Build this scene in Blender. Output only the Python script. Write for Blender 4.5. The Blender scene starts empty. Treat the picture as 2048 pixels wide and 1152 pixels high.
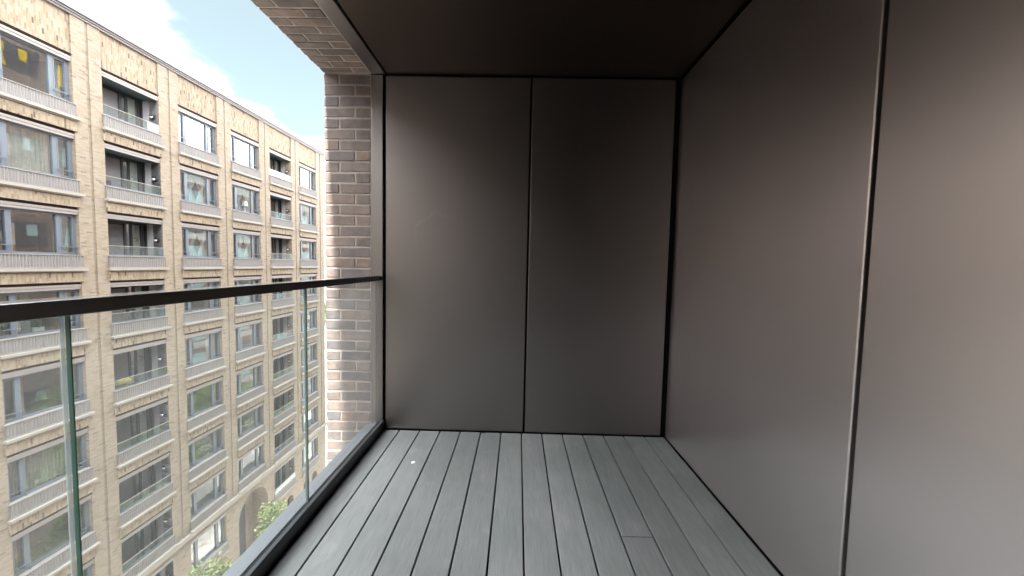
import bpy, bmesh, math, random
from mathutils import Vector, Matrix, noise as mnoise
R = random.Random(7)
S = bpy.context.scene
COL = S.collection

# ------------------------------------------------------------------ camera
F = 765.0
def _n(v): v = Vector(v); return v / v.length
cy = _n((12, -46, F)); cd = _n((-269, 12650, F)); cd = _n(cd - cy * cd.dot(cy)); cx = cd.cross(cy)
# rows of M = world axes seen from the camera (x right, y down, z forward)
Mw = Matrix((cx, cy, -cd))
cam_d = bpy.data.cameras.new('camera'); cam = bpy.data.objects.new('camera', cam_d); COL.objects.link(cam)
rot = Matrix((Mw.col[0], -Mw.col[1], -Mw.col[2])).transposed()
cam.matrix_world = Matrix.Translation((0, 0, 1.225)) @ rot.to_4x4()
cam_d.sensor_width = 36; cam_d.lens = F / 2048 * 36; cam_d.clip_start = 0.02; cam_d.clip_end = 2000
S.camera = cam

# ------------------------------------------------------------------ sun, sky, exposure
SUN = Vector((-0.046, -0.72, 1.0)).normalized()
W = bpy.data.worlds.new('World'); S.world = W; W.use_nodes = True
nt = W.node_tree; nt.nodes.clear()
def wn(t, **k):
    n = nt.nodes.new(t)
    for a, b in k.items(): setattr(n, a, b)
    return n
out = wn('ShaderNodeOutputWorld'); bg = wn('ShaderNodeBackground'); bg.inputs[1].default_value = 0.15
sky = wn('ShaderNodeTexSky', sky_type='NISHITA', sun_disc=False)
sky.sun_elevation = math.asin(SUN.z); sky.sun_rotation = math.atan2(SUN.x, SUN.y); sky.air_density = 1.0; sky.dust_density = 1.2; sky.ozone_density = 1.0
CLN = (-0.243, 0.748, 0.617)   # centre of the blue gap in the broken cloud
tc = wn('ShaderNodeTexCoord')
nz = wn('ShaderNodeTexNoise'); nz.inputs['Scale'].default_value = 2.6; nz.inputs['Detail'].default_value = 7; nz.inputs['Roughness'].default_value = 0.55
mp = wn('ShaderNodeMapping'); mp.inputs['Scale'].default_value = (1, 1, 1.9); mp.inputs['Location'].default_value = (0.35, 0.1, 0.2)
dt = wn('ShaderNodeVectorMath', operation='DOT_PRODUCT'); dt.inputs[1].default_value = CLN
m1 = wn('ShaderNodeMath', operation='MULTIPLY_ADD'); m1.inputs[1].default_value = -6.0; m1.inputs[2].default_value = 5.50
m2 = wn('ShaderNodeMath', operation='MULTIPLY_ADD'); m2.inputs[1].default_value = 1.5; m2.inputs[2].default_value = -0.70
CLOUD_OFF = m2
rp = wn('ShaderNodeMapRange', interpolation_type='SMOOTHSTEP'); rp.inputs['From Min'].default_value = 0.0; rp.inputs['From Max'].default_value = 0.40
mx = wn('ShaderNodeMix', data_type='RGBA'); mx.inputs['B'].default_value = (11, 11.1, 11.3, 1)
lk = nt.links.new
lk(tc.outputs['Generated'], mp.inputs[0]); lk(mp.outputs[0], nz.inputs['Vector'])
lk(tc.outputs['Generated'], dt.inputs[0]); lk(dt.outputs['Value'], m1.inputs[0])
lk(nz.outputs['Fac'], m2.inputs[0])
ad = wn('ShaderNodeMath', operation='ADD'); cl_n = wn('ShaderNodeClamp'); cl_n.inputs['Min'].default_value = -.28; cl_n.inputs['Max'].default_value = .24; lk(m1.outputs[0], cl_n.inputs[0]); lk(cl_n.outputs[0], ad.inputs[0]); lk(m2.outputs[0], ad.inputs[1])
lk(ad.outputs[0], rp.inputs['Value']); pw = wn('ShaderNodeMath', operation='POWER'); pw.inputs[1].default_value = 2.6; lk(rp.outputs[0], pw.inputs[0]); lk(pw.outputs[0], mx.inputs['Factor'])
veil = wn('ShaderNodeMix', data_type='RGBA'); veil.inputs['Factor'].default_value = .87; veil.inputs['B'].default_value = (.265, .295, .16, 1); lk(sky.outputs[0], veil.inputs['A'])
lk(veil.outputs['Result'], mx.inputs['A']); lk(mx.outputs['Result'], bg.inputs[0]); lk(bg.outputs[0], out.inputs[0])

sd = bpy.data.lights.new('sun', 'SUN'); so = bpy.data.objects.new('sun', sd); COL.objects.link(so)
sd.energy = 2.0; sd.angle = math.radians(2.0); sd.color = (1, 0.95, 0.87)
so.rotation_euler = SUN.to_track_quat('Z', 'Y').to_euler(); so.location = (0, 0, 30)
S.view_settings.view_transform = 'Standard'; S.view_settings.look = 'None'; S.view_settings.gamma = 1
S.view_settings.exposure = 3.5
S.view_settings.use_curve_mapping = False
S.render.engine = 'CYCLES'
S.cycles.use_denoising = True
S.cycles.max_bounces = 10; S.cycles.transparent_max_bounces = 16; S.cycles.diffuse_bounces = 5; S.cycles.glossy_bounces = 5
S.cycles.caustics_reflective = False; S.cycles.caustics_refractive = False; S.cycles.blur_glossy = 0.5
S.cycles.sample_clamp_indirect = 6

# ------------------------------------------------------------------ helpers
def link_obj(name, me, parent=None):
    o = bpy.data.objects.new(name, me); COL.objects.link(o)
    if parent: o.parent = parent
    return o
def empty(name, loc=(0, 0, 0)):
    o = bpy.data.objects.new(name, None); COL.objects.link(o); o.location = loc; o.empty_display_size = .2
    return o
def tag(o, label=None, cat=None, group=None, kind=None):
    if label: o['label'] = label
    if cat: o['category'] = cat
    if group: o['group'] = group
    if kind: o['kind'] = kind
    return o
class MB:
    """collects boxes and polygons into one mesh"""
    def __init__(s): s.v = []; s.f = []; s.mi = []
    def poly(s, pts, mi=0):
        i = len(s.v); s.v += [tuple(p) for p in pts]; s.f.append(tuple(range(i, i + len(pts)))); s.mi.append(mi)
    def box(s, x0, x1, y0, y1, z0, z1, mi=0):
        i = len(s.v)
        s.v += [(x, y, z) for x in (x0, x1) for y in (y0, y1) for z in (z0, z1)]
        for q in ((0, 1, 3, 2), (4, 6, 7, 5), (0, 4, 5, 1), (2, 3, 7, 6), (0, 2, 6, 4), (1, 5, 7, 3)):
            s.f.append(tuple(i + k for k in q)); s.mi.append(mi)
        return s
    def mesh(s, name, mats):
        me = bpy.data.meshes.new(name); me.from_pydata(s.v, [], s.f)
        for m in (mats if isinstance(mats, (list, tuple)) else [mats]): me.materials.append(m)
        for p, k in zip(me.polygons, s.mi): p.material_index = k
        me.update(); return me
    def build(s, name, mats, parent=None, bevel=0, seg=2):
        me = s.mesh(name, mats)
        if bevel: bevel_mesh(me, bevel, seg)
        return link_obj(name, me, parent)
def bevel_mesh(me, w, seg=2):
    bm = bmesh.new(); bm.from_mesh(me)
    bmesh.ops.bevel(bm, geom=bm.edges[:], offset=w, segments=seg, affect='EDGES', profile=0.5)
    bm.to_mesh(me); bm.free()
def box_obj(name, b, mat, parent=None, bevel=0, seg=2): return MB().box(*b).build(name, mat, parent, bevel, seg)

def new_mat(name):
    m = bpy.data.materials.new(name); m.use_nodes = True
    t = m.node_tree; b = t.nodes['Principled BSDF']
    return m, t, b
def nd(t, typ, **k):
    n = t.nodes.new(typ)
    for a, b in k.items(): setattr(n, a, b)
    return n
def simple(name, col, rough=0.6, metal=0.0, var=0.06, scale=6, bump=0.0, bscale=200):
    m, t, b = new_mat(name)
    b.inputs['Roughness'].default_value = rough; b.inputs['Metallic'].default_value = metal
    n = nd(t, 'ShaderNodeTexNoise'); n.inputs['Scale'].default_value = scale; n.inputs['Detail'].default_value = 4
    g = nd(t, 'ShaderNodeNewGeometry'); t.links.new(g.outputs['Position'], n.inputs['Vector'])
    r = nd(t, 'ShaderNodeMapRange'); r.inputs['To Min'].default_value = 1 - var * 2; r.inputs['To Max'].default_value = 1 + var * 2
    t.links.new(n.outputs['Fac'], r.inputs['Value'])
    v = nd(t, 'ShaderNodeVectorMath', operation='SCALE'); v.inputs[0].default_value = col; t.links.new(r.outputs[0], v.inputs['Scale'])
    t.links.new(v.outputs[0], b.inputs['Base Color'])
    if bump:
        n2 = nd(t, 'ShaderNodeTexNoise'); n2.inputs['Scale'].default_value = bscale; t.links.new(g.outputs['Position'], n2.inputs['Vector'])
        bp = nd(t, 'ShaderNodeBump'); bp.inputs['Strength'].default_value = bump; bp.inputs['Distance'].default_value = 0.002
        t.links.new(n2.outputs['Fac'], bp.inputs['Height']); t.links.new(bp.outputs[0], b.inputs['Normal'])
    return m

def brick_mat(name, soldier=False, mode='x', palette=None, mortar=(.268, .230, .185), bumpd=0.006):
    """procedural brickwork in world metres; u runs along the wall, v up (swapped for soldier courses)"""
    m, t, b = new_mat(name); L = t.links.new
    g = nd(t, 'ShaderNodeNewGeometry'); sp = nd(t, 'ShaderNodeSeparateXYZ'); L(g.outputs['Position'], sp.inputs[0])
    u = nd(t, 'ShaderNodeMath', operation='ADD'); L(sp.outputs['X'], u.inputs[0]); L(sp.outputs['Y'], u.inputs[1])
    cb = nd(t, 'ShaderNodeCombineXYZ')
    if soldier: L(sp.outputs['Z'], cb.inputs['X']); L(u.outputs[0], cb.inputs['Y'])
    else: L(u.outputs[0], cb.inputs['X']); L(sp.outputs['Z'], cb.inputs['Y'])
    # slight waviness so that joints are not ruler straight
    br = nd(t, 'ShaderNodeTexBrick'); br.offset = 0.5
    br.inputs['Color1'].default_value = (0, 0, 0, 1); br.inputs['Color2'].default_value = (1, 1, 1, 1); br.inputs['Mortar'].default_value = (0.5, 0.5, 0.5, 1)
    br.inputs['Scale'].default_value = 1; br.inputs['Mortar Size'].default_value = 0.006; br.inputs['Mortar Smooth'].default_value = 0.2
    br.inputs['Brick Width'].default_value = 0.225; br.inputs['Row Height'].default_value = 0.075; br.inputs['Bias'].default_value = 0
    L(cb.outputs[0], br.inputs['Vector'])
    cr = nd(t, 'ShaderNodeValToRGB'); e = cr.color_ramp; e.interpolation = 'CONSTANT'
    pal = palette or [(0, (0.179, 0.139, 0.107)), (.03, (0.232, 0.186, 0.133)), (.16, (0.260, 0.211, 0.154)), (.34, (0.278, 0.234, 0.177)), (.52, (0.249, 0.199, 0.140)), (.70, (0.276, 0.234, 0.187)), (.86, (0.266, 0.218, 0.165))]
    while len(e.elements) > 1: e.elements.remove(e.elements[-1])
    for i, (p, c) in enumerate(pal):
        q = e.elements[0] if i == 0 else e.elements.new(p)
        q.position = p; q.color = (*c, 1)
    L(br.outputs['Color'], cr.inputs[0])
    n = nd(t, 'ShaderNodeTexNoise'); n.inputs['Scale'].default_value = 0.9; n.inputs['Detail'].default_value = 6; L(g.outputs['Position'], n.inputs['Vector'])
    r = nd(t, 'ShaderNodeMapRange'); r.inputs['To Min'].default_value = .90; r.inputs['To Max'].default_value = 1.1; L(n.outputs['Fac'], r.inputs['Value'])
    v = nd(t, 'ShaderNodeVectorMath', operation='SCALE'); L(cr.outputs[0], v.inputs[0]); L(r.outputs[0], v.inputs['Scale'])
    mxn = nd(t, 'ShaderNodeMix', data_type='RGBA'); L(br.outputs['Fac'], mxn.inputs['Factor']); L(v.outputs[0], mxn.inputs['A']); mxn.inputs['B'].default_value = (*mortar, 1)
    L(mxn.outputs['Result'], b.inputs['Base Color']); b.inputs['Roughness'].default_value = .85
    iv = nd(t, 'ShaderNodeMath', operation='SUBTRACT'); iv.inputs[0].default_value = 1; L(br.outputs['Fac'], iv.inputs[1])
    bp = nd(t, 'ShaderNodeBump'); bp.inputs['Strength'].default_value = .6; bp.inputs['Distance'].default_value = bumpd; L(iv.outputs[0], bp.inputs['Height']); L(bp.outputs[0], b.inputs['Normal'])
    return m

def glass_mat(name, tint=(.93, .97, .95), refl=1.0, rough=0.0, veil=0.0, ior=1.5, wav=0.0, wscale=1.0, floor_=0.0):
    m, t, b = new_mat(name); L = t.links.new; t.nodes.remove(b)
    o = t.nodes['Material Output']
    tr = nd(t, 'ShaderNodeBsdfTransparent'); tr.inputs[0].default_value = (*tint, 1)
    gl = nd(t, 'ShaderNodeBsdfGlossy'); gl.inputs['Roughness'].default_value = rough; gl.inputs['Color'].default_value = (1, 1, 1, 1)
    fr = nd(t, 'ShaderNodeFresnel'); gb = nd(t, 'ShaderNodeNewGeometry')
    io = nd(t, 'ShaderNodeMapRange'); io.inputs['To Min'].default_value = ior; io.inputs['To Max'].default_value = 1 / ior; L(gb.outputs['Backfacing'], io.inputs['Value']); L(io.outputs[0], fr.inputs['IOR'])
    mul = nd(t, 'ShaderNodeMath', operation='MULTIPLY_ADD', use_clamp=True); mul.inputs[1].default_value = refl; mul.inputs[2].default_value = floor_; L(fr.outputs[0], mul.inputs[0])
    mxs = nd(t, 'ShaderNodeMixShader'); L(mul.outputs[0], mxs.inputs[0]); L(tr.outputs[0], mxs.inputs[1]); L(gl.outputs[0], mxs.inputs[2])
    last = mxs
    if wav:
        g = nd(t, 'ShaderNodeNewGeometry'); mpn = nd(t, 'ShaderNodeMapping'); mpn.inputs['Scale'].default_value = (1, 1, .8); L(g.outputs['Position'], mpn.inputs[0])
        n = nd(t, 'ShaderNodeTexNoise'); n.inputs['Scale'].default_value = wscale; n.inputs['Detail'].default_value = 1; L(mpn.outputs[0], n.inputs['Vector'])
        bp = nd(t, 'ShaderNodeBump'); bp.inputs['Strength'].default_value = 1; bp.inputs['Distance'].default_value = wav; L(n.outputs['Fac'], bp.inputs['Height']); L(bp.outputs[0], gl.inputs['Normal'])
    if veil:
        df = nd(t, 'ShaderNodeBsdfTranslucent'); df.inputs[0].default_value = (.85, .9, .9, 1)
        d2 = nd(t, 'ShaderNodeBsdfDiffuse'); d2.inputs[0].default_value = (.85, .9, .9, 1)
        a1 = nd(t, 'ShaderNodeMixShader'); a1.inputs[0].default_value = .12; L(df.outputs[0], a1.inputs[1]); L(d2.outputs[0], a1.inputs[2])
        m3 = nd(t, 'ShaderNodeMixShader'); m3.inputs[0].default_value = veil; L(mxs.outputs[0], m3.inputs[1]); L(a1.outputs[0], m3.inputs[2]); last = m3
    L(last.outputs[0], o.inputs[0])
    return m

# ------------------------------------------------------------------ materials
def panel_mat(name='bronze_panel', smear=False, PANEL_R=.40, PANEL_C=(.222, .203, .199)):
    m, t, b = new_mat(name); L = t.links.new
    g = nd(t, 'ShaderNodeNewGeometry')
    oi = nd(t, 'ShaderNodeObjectInfo')
    n = nd(t, 'ShaderNodeTexNoise'); n.inputs['Scale'].default_value = 1.1; n.inputs['Detail'].default_value = 2; n.inputs['Roughness'].default_value = .4; L(g.outputs['Position'], n.inputs['Vector'])
    r = nd(t, 'ShaderNodeMapRange'); r.inputs['To Min'].default_value = PANEL_R - .03; r.inputs['To Max'].default_value = PANEL_R + .03; L(n.outputs['Fac'], r.inputs['Value'])
    ad = nd(t, 'ShaderNodeMath', operation='ADD'); L(r.outputs[0], ad.inputs[0]); ad.inputs[1].default_value = 0; L(ad.outputs[0], b.inputs['Roughness'])
    c = nd(t, 'ShaderNodeMapRange'); c.inputs['To Min'].default_value = .93; c.inputs['To Max'].default_value = 1.07; L(n.outputs['Fac'], c.inputs['Value'])
    v = nd(t, 'ShaderNodeVectorMath', operation='SCALE'); v.inputs[0].default_value = PANEL_C; L(c.outputs[0], v.inputs['Scale']); L(v.outputs[0], b.inputs['Base Color'])
    b.inputs['Metallic'].default_value = 1.0
    n2 = nd(t, 'ShaderNodeTexNoise'); n2.inputs['Scale'].default_value = 900; n2.inputs['Detail'].default_value = 2; L(g.outputs['Position'], n2.inputs['Vector'])
    n4 = nd(t, 'ShaderNodeTexNoise'); n4.inputs['Scale'].default_value = 1.3; n4.inputs['Detail'].default_value = 1; L(g.outputs['Position'], n4.inputs['Vector'])
    bp = nd(t, 'ShaderNodeBump'); bp.inputs['Strength'].default_value = .12; bp.inputs['Distance'].default_value = .0002; L(n2.outputs['Fac'], bp.inputs['Height'])
    bp2 = nd(t, 'ShaderNodeBump'); bp2.inputs['Strength'].default_value = .4; bp2.inputs['Distance'].default_value = .004; L(n4.outputs['Fac'], bp2.inputs['Height']); L(bp.outputs[0], bp2.inputs['Normal'])
    L(bp2.outputs[0], b.inputs['Normal'])
    if smear:   # one wiped arc and a few dull specks on the first panel
        sp = nd(t, 'ShaderNodeVectorMath', operation='DISTANCE'); sp.inputs[1].default_value = (-.56, 2.73, 1.40); L(g.outputs['Position'], sp.inputs[0])
        w = nd(t, 'ShaderNodeTexNoise'); w.inputs['Scale'].default_value = 16; w.inputs['Detail'].default_value = 4; L(g.outputs['Position'], w.inputs['Vector'])
        q = nd(t, 'ShaderNodeMath', operation='MULTIPLY_ADD'); q.inputs[1].default_value = .11; L(w.outputs['Fac'], q.inputs[0]); L(sp.outputs['Value'], q.inputs[2])
        rr = nd(t, 'ShaderNodeMath', operation='SUBTRACT'); rr.inputs[1].default_value = .235; L(q.outputs[0], rr.inputs[0])
        ab = nd(t, 'ShaderNodeMath', operation='ABSOLUTE'); L(rr.outputs[0], ab.inputs[0])
        mr = nd(t, 'ShaderNodeMapRange', interpolation_type='SMOOTHSTEP'); mr.inputs['From Min'].default_value = .0; mr.inputs['From Max'].default_value = .028; mr.inputs['To Min'].default_value = 1; mr.inputs['To Max'].default_value = 0; L(ab.outputs[0], mr.inputs['Value'])
        sx = nd(t, 'ShaderNodeVectorMath', operation='DOT_PRODUCT'); sx.inputs[1].default_value = (-.6, 0, 1.0); L(g.outputs['Position'], sx.inputs[0])
        ms = nd(t, 'ShaderNodeMapRange', interpolation_type='SMOOTHSTEP'); ms.inputs['From Min'].default_value = 1.74; ms.inputs['From Max'].default_value = 1.98; L(sx.outputs['Value'], ms.inputs['Value'])
        mm = nd(t, 'ShaderNodeMath', operation='MULTIPLY'); L(mr.outputs[0], mm.inputs[0]); L(ms.outputs[0], mm.inputs[1])
        m5 = nd(t, 'ShaderNodeMath', operation='MULTIPLY_ADD'); m5.inputs[1].default_value = .10; L(mm.outputs[0], m5.inputs[0]); L(c.outputs[0], m5.inputs[2]); L(m5.outputs[0], v.inputs['Scale'])
    return m
M_panel = panel_mat(); M_panel1 = panel_mat('bronze_panel_wiped', True)
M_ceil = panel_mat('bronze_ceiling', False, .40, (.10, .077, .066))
M_side_lit = panel_mat('bronze_side_lit', False, .33, (.84, .78, .775))  # end-wall bronze with the brighter light on this side painted into its colour
M_doorg = simple('door_glass_dark', (.01, .012, .014), .05)
M_louv = simple('louvre_dark', (.03, .028, .028), .6)
M_black = simple('joint_black', (.006, .006, .006), .8)
M_rail = simple('rail_dark', (.018, .016, .017), .18, 0.0, .03)
M_rail.node_tree.nodes['Principled BSDF'].inputs['Specular IOR Level'].default_value = 1.0
M_rail.node_tree.nodes['Principled BSDF'].inputs['Coat Weight'].default_value = 1.0; M_rail.node_tree.nodes['Principled BSDF'].inputs['Coat Roughness'].default_value = .15
M_kerb = simple('kerb_black', (.016, .017, .019), .35, 0, .05)
M_kerbtop = simple('channel_top', (.13, .14, .155), .28, .8, .05)
M_ledge = simple('ledge_grey', (.13, .138, .155), .4, .2, .05)
M_glass = glass_mat('balustrade_glass', (.985, .998, .992), .6, 0.0, .028)
M_glass_edge = simple('glass_edge_green', (.04, .10, .08), .12)
M_glass_edge2 = glass_mat('glass_edge_pale', (.45, .55, .52), 1.0, .2, .25)
M_seal = simple('sealant', (.34, .31, .27), .8)
M_under = simple('under_black', (.008, .008, .008), .9)

def deck_mat():
    m, t, b = new_mat('composite_deck'); L = t.links.new
    g = nd(t, 'ShaderNodeNewGeometry'); oi = nd(t, 'ShaderNodeObjectInfo')
    of = nd(t, 'ShaderNodeVectorMath', operation='MULTIPLY_ADD'); of.inputs[1].default_value = (0, 37, 0)
    cbr = nd(t, 'ShaderNodeCombineXYZ'); L(oi.outputs['Random'], cbr.inputs['Y']); L(cbr.outputs[0], of.inputs[0]); L(g.outputs['Position'], of.inputs[2])
    mpn = nd(t, 'ShaderNodeMapping'); mpn.inputs['Scale'].default_value = (1, .035, 1); L(of.outputs[0], mpn.inputs[0])
    gr = nd(t, 'ShaderNodeTexNoise'); gr.inputs['Scale'].default_value = 260; gr.inputs['Detail'].default_value = 3; L(mpn.outputs[0], gr.inputs['Vector'])
    mp2 = nd(t, 'ShaderNodeMapping'); mp2.inputs['Scale'].default_value = (1, .12, 1); L(of.outputs[0], mp2.inputs[0])
    st = nd(t, 'ShaderNodeTexNoise'); st.inputs['Scale'].default_value = 26; st.inputs['Detail'].default_value = 5; L(mp2.outputs[0], st.inputs['Vector'])
    bl = nd(t, 'ShaderNodeTexNoise'); bl.inputs['Scale'].default_value = 3.2; bl.inputs['Detail'].default_value = 6; bl.inputs['Distortion'].default_value = .6; L(g.outputs['Position'], bl.inputs['Vector'])
    cr = nd(t, 'ShaderNodeValToRGB'); cr.color_ramp.elements[0].position = .3; cr.color_ramp.elements[0].color = (.166, .181, .176, 1); cr.color_ramp.elements[1].position = .72; cr.color_ramp.elements[1].color = (.208, .208, .210, 1)
    L(bl.outputs['Fac'], cr.inputs[0])
    def rng(src, a, bb):
        q = nd(t, 'ShaderNodeMapRange'); q.inputs['To Min'].default_value = a; q.inputs['To Max'].default_value = bb; q.inputs['From Min'].default_value = .25; q.inputs['From Max'].default_value = .75; L(src, q.inputs['Value']); return q.outputs[0]
    f1 = rng(gr.outputs['Fac'], .84, 1.16); f2 = rng(st.outputs['Fac'], .92, 1.08)
    q = nd(t, 'ShaderNodeMapRange'); q.inputs['To Min'].default_value = .86; q.inputs['To Max'].default_value = 1.12; L(oi.outputs['Random'], q.inputs['Value'])
    a = nd(t, 'ShaderNodeMath', operation='MULTIPLY'); L(f1, a.inputs[0]); L(f2, a.inputs[1])
    a2 = nd(t, 'ShaderNodeMath', operation='MULTIPLY'); L(a.outputs[0], a2.inputs[0]); L(q.outputs[0], a2.inputs[1])
    # pale dried-water blotches
    vo = nd(t, 'ShaderNodeTexNoise'); vo.inputs['Scale'].default_value = 5.5; vo.inputs['Detail'].default_value = 2; L(g.outputs['Position'], vo.inputs['Vector'])
    vr = nd(t, 'ShaderNodeMapRange'); vr.inputs['From Min'].default_value = .66; vr.inputs['From Max'].default_value = .70; vr.inputs['To Min'].default_value = 1; vr.inputs['To Max'].default_value = 1.12; L(vo.outputs['Fac'], vr.inputs['Value'])
    a3 = nd(t, 'ShaderNodeMath', operation='MULTIPLY'); L(a2.outputs[0], a3.inputs[0]); L(vr.outputs[0], a3.inputs[1])
    v = nd(t, 'ShaderNodeVectorMath', operation='SCALE'); L(cr.outputs[0], v.inputs[0]); L(a3.outputs[0], v.inputs['Scale'])
    L(v.outputs[0], b.inputs['Base Color']); b.inputs['Roughness'].default_value = .55
    bp = nd(t, 'ShaderNodeBump'); bp.inputs['Strength'].default_value = .5; bp.inputs['Distance'].default_value = .0012; L(gr.outputs['Fac'], bp.inputs['Height']); L(bp.outputs[0], b.inputs['Normal'])
    return m
M_deck = deck_mat()

def dark_brick_mat():
    m, t, b = new_mat('dark_brick'); L = t.links.new
    oi = nd(t, 'ShaderNodeObjectInfo'); g = nd(t, 'ShaderNodeNewGeometry')
    cr = nd(t, 'ShaderNodeValToRGB'); e = cr.color_ramp
    pal = [(0, (.122, .100, .094)), (.25, (.145, .116, .102)), (.45, (.100, .088, .090)), (.65, (.170, .125, .100)), (.85, (.135, .112, .108)), (1, (.18, .138, .116))]
    for i, (p, c) in enumerate(pal):
        q = e.elements[0] if i == 0 else (e.elements[-1] if i == len(pal) - 1 else e.elements.new(p))
        q.position = p; q.color = (*c, 1)
    L(oi.outputs['Random'], cr.inputs[0])
    n = nd(t, 'ShaderNodeTexNoise'); n.inputs['Scale'].default_value = 14; n.inputs['Detail'].default_value = 6; n.inputs['Roughness'].default_value = .65; L(g.outputs['Position'], n.inputs['Vector'])
    r = nd(t, 'ShaderNodeMapRange'); r.inputs['From Min'].default_value = .3; r.inputs['From Max'].default_value = .7; r.inputs['To Min'].default_value = .68; r.inputs['To Max'].default_value = 1.35; L(n.outputs['Fac'], r.inputs['Value'])
    v = nd(t, 'ShaderNodeVectorMath', operation='SCALE'); L(cr.outputs[0], v.inputs[0]); L(r.outputs[0], v.inputs['Scale'])
    n2 = nd(t, 'ShaderNodeTexNoise'); n2.inputs['Scale'].default_value = 7; n2.inputs['Detail'].default_value = 3; L(g.outputs['Position'], n2.inputs['Vector'])
    r2 = nd(t, 'ShaderNodeMapRange'); r2.inputs['From Min'].default_value = .55; r2.inputs['From Max'].default_value = .75; r2.inputs['To Max'].default_value = .5; L(n2.outputs['Fac'], r2.inputs['Value'])
    mxn = nd(t, 'ShaderNodeMix', data_type='RGBA'); L(r2.outputs[0], mxn.inputs['Factor']); L(v.outputs[0], mxn.inputs['A']); mxn.inputs['B'].default_value = (.21, .14, .095, 1)
    L(mxn.outputs['Result'], b.inputs['Base Color']); b.inputs['Roughness'].default_value = .8
    n4 = nd(t, 'ShaderNodeTexNoise'); n4.inputs['Scale'].default_value = 160; n4.inputs['Detail'].default_value = 4; L(g.outputs['Position'], n4.inputs['Vector'])
    bp = nd(t, 'ShaderNodeBump'); bp.inputs['Strength'].default_value = .7; bp.inputs['Distance'].default_value = .0025; L(n4.outputs['Fac'], bp.inputs['Height']); L(bp.outputs[0], b.inputs['Normal'])
    return m
M_dbrick = dark_brick_mat()
M_mortar = simple('mortar', (.34, .295, .26), .9, 0, .12, 30, .8, 260)
M_home = brick_mat('home_brick', palette=[(0, (.12, .09, .09)), (.3, (.17, .12, .1)), (.6, (.11, .09, .09)), (.8, (.2, .14, .11))], mortar=(.3, .27, .24))
M_fb = brick_mat('buff_brick')
M_fs = brick_mat('buff_soldier', soldier=True, palette=[(0, (0.114, 0.075, 0.055)), (.04, (0.206, 0.155, 0.097)), (.2, (0.259, 0.204, 0.135)), (.4, (0.292, 0.244, 0.178)), (.6, (0.246, 0.185, 0.117)), (.8, (0.279, 0.228, 0.167))])
M_metal = simple('pale_lintel', (.27, .245, .232), .5, .0, .04)
M_angle = simple('brown_angle', (.05, .03, .025), .7)  # dark brown of the steel lintel angle and the strip below it
M_frame = simple('window_frame', (.135, .16, .19), .4, 0, .03)
M_span = simple('spandrel', (.25, .235, .225), .55, 0, .04)
M_joint = simple('joint_brown', (.24, .19, .15), .9)
M_sill = simple('sill_stone', (.30, .275, .24), .7, 0, .08, 3)
M_cope = simple('coping_metal', (.21, .192, .195), .45, .2, .05)
M_room = simple('room_wall', (.20, .19, .18), .9)
M_roomd = simple('room_dark', (.07, .06, .055), .9)
M_curt = simple('curtain', (.50, .48, .43), .9, 0, .1)
M_curt2 = simple('curtain_grey', (.33, .36, .365), .9, 0, .1)
M_orange = simple('orange_curtain', (.62, .28, .07), .9)
M_balc = simple('balcony_ceiling', (.08, .11, .12), .7)
M_balw = simple('balcony_panel', (.15, .145, .15), .7)
M_white = simple('white_render', (.45, .44, .455), .8)
M_dframe = simple('dark_frame', (.025, .028, .035), .5)
M_wglass = glass_mat('window_glass', (.87, .90, .89), 1.5, 0.0, 0.0, 1.5, .002, 1.6, .06)
M_bglass = glass_mat('balcony_glass', (.80, .88, .87), 1.2, 0.0, .10, 1.5, 0, 1, .03)
M_yellow = simple('yellow', (.36, .25, .02), .7)
M_leafd = None

# ------------------------------------------------------------------ ground, street
GZ = -21.5
ground = box_obj('ground', (-900, 900, -900, 900, GZ - .5, GZ), simple('paving_light', (.58, .56, .53), .85, 0, .1, .8)); tag(ground, kind='structure')
lane = box_obj('path', (-11, -7.2, -60, 75, GZ + .004, GZ + .02), simple('asphalt', (.07, .07, .07), .85, 0, .1, 3)); tag(lane, kind='structure')

# ------------------------------------------------------------------ this balcony: floor
YN = -1.75   # near end behind the camera
fl = empty('floor'); tag(fl, kind='structure')
sub = box_obj('subfloor', (-.952, 1.12, YN, 2.74, -.10, -.028), M_under, fl)
XL0 = -.84; PB = .1486
edges = [-.957] + [XL0 + PB * k for k in range(13)] + [1.085]
for i in range(len(edges) - 1):
    a, b_ = edges[i] + .004, edges[i + 1] - .004
    if i == len(edges) - 2: b_ = 1.084
    if i == 0: a = -.953
    ys = [(YN + .01, 2.722)]
    if i == 10: ys = [(YN + .01, 1.680), (1.686, 2.722)]
    for (y0, y1) in ys:
        o = box_obj('decking_board', (a, b_, y0, y1, -.025, R.uniform(-.0008, .0006)), M_deck, fl, .0022, 2)

# ------------------------------------------------------------------ metal clad walls
def cassette(name, b, parent, mat=M_panel): return box_obj(name, b, mat, parent, .005, 3)
ew = empty('end_wall', (0, 2.74, 0)); tag(ew, 'dark bronze metal end wall at the far end of the balcony deck', 'wall')
ew.location = (0, 0, 0)
box_obj('backing', (-.975, 1.12, 2.765, 2.80, -.1, 2.6), M_black, ew)
cassette('metal_panel', (-.947, .061, 2.730, 2.762, .006, 2.519), ew, M_panel1)
cassette('metal_panel', (.0755, 1.062, 2.730, 2.762, .006, 2.519), ew)
cassette('edge_trim', (-1.053, -.967, 2.728, 2.80, -.40, 2.526), ew)
sw = empty('side_wall'); tag(sw, 'long bronze metal wall along the right side of the balcony', 'wall')
box_obj('backing', (1.125, 1.16, YN - .1, 2.80, -.1, 2.6), M_black, sw)
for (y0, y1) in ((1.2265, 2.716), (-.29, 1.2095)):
    cassette('metal_panel', (1.090, 1.123, y0, y1, .006, 2.512), sw, M_side_lit)
gd = empty('glazed_door'); tag(gd, 'dark framed glazed balcony door in the side wall behind the viewer', 'door')
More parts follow.
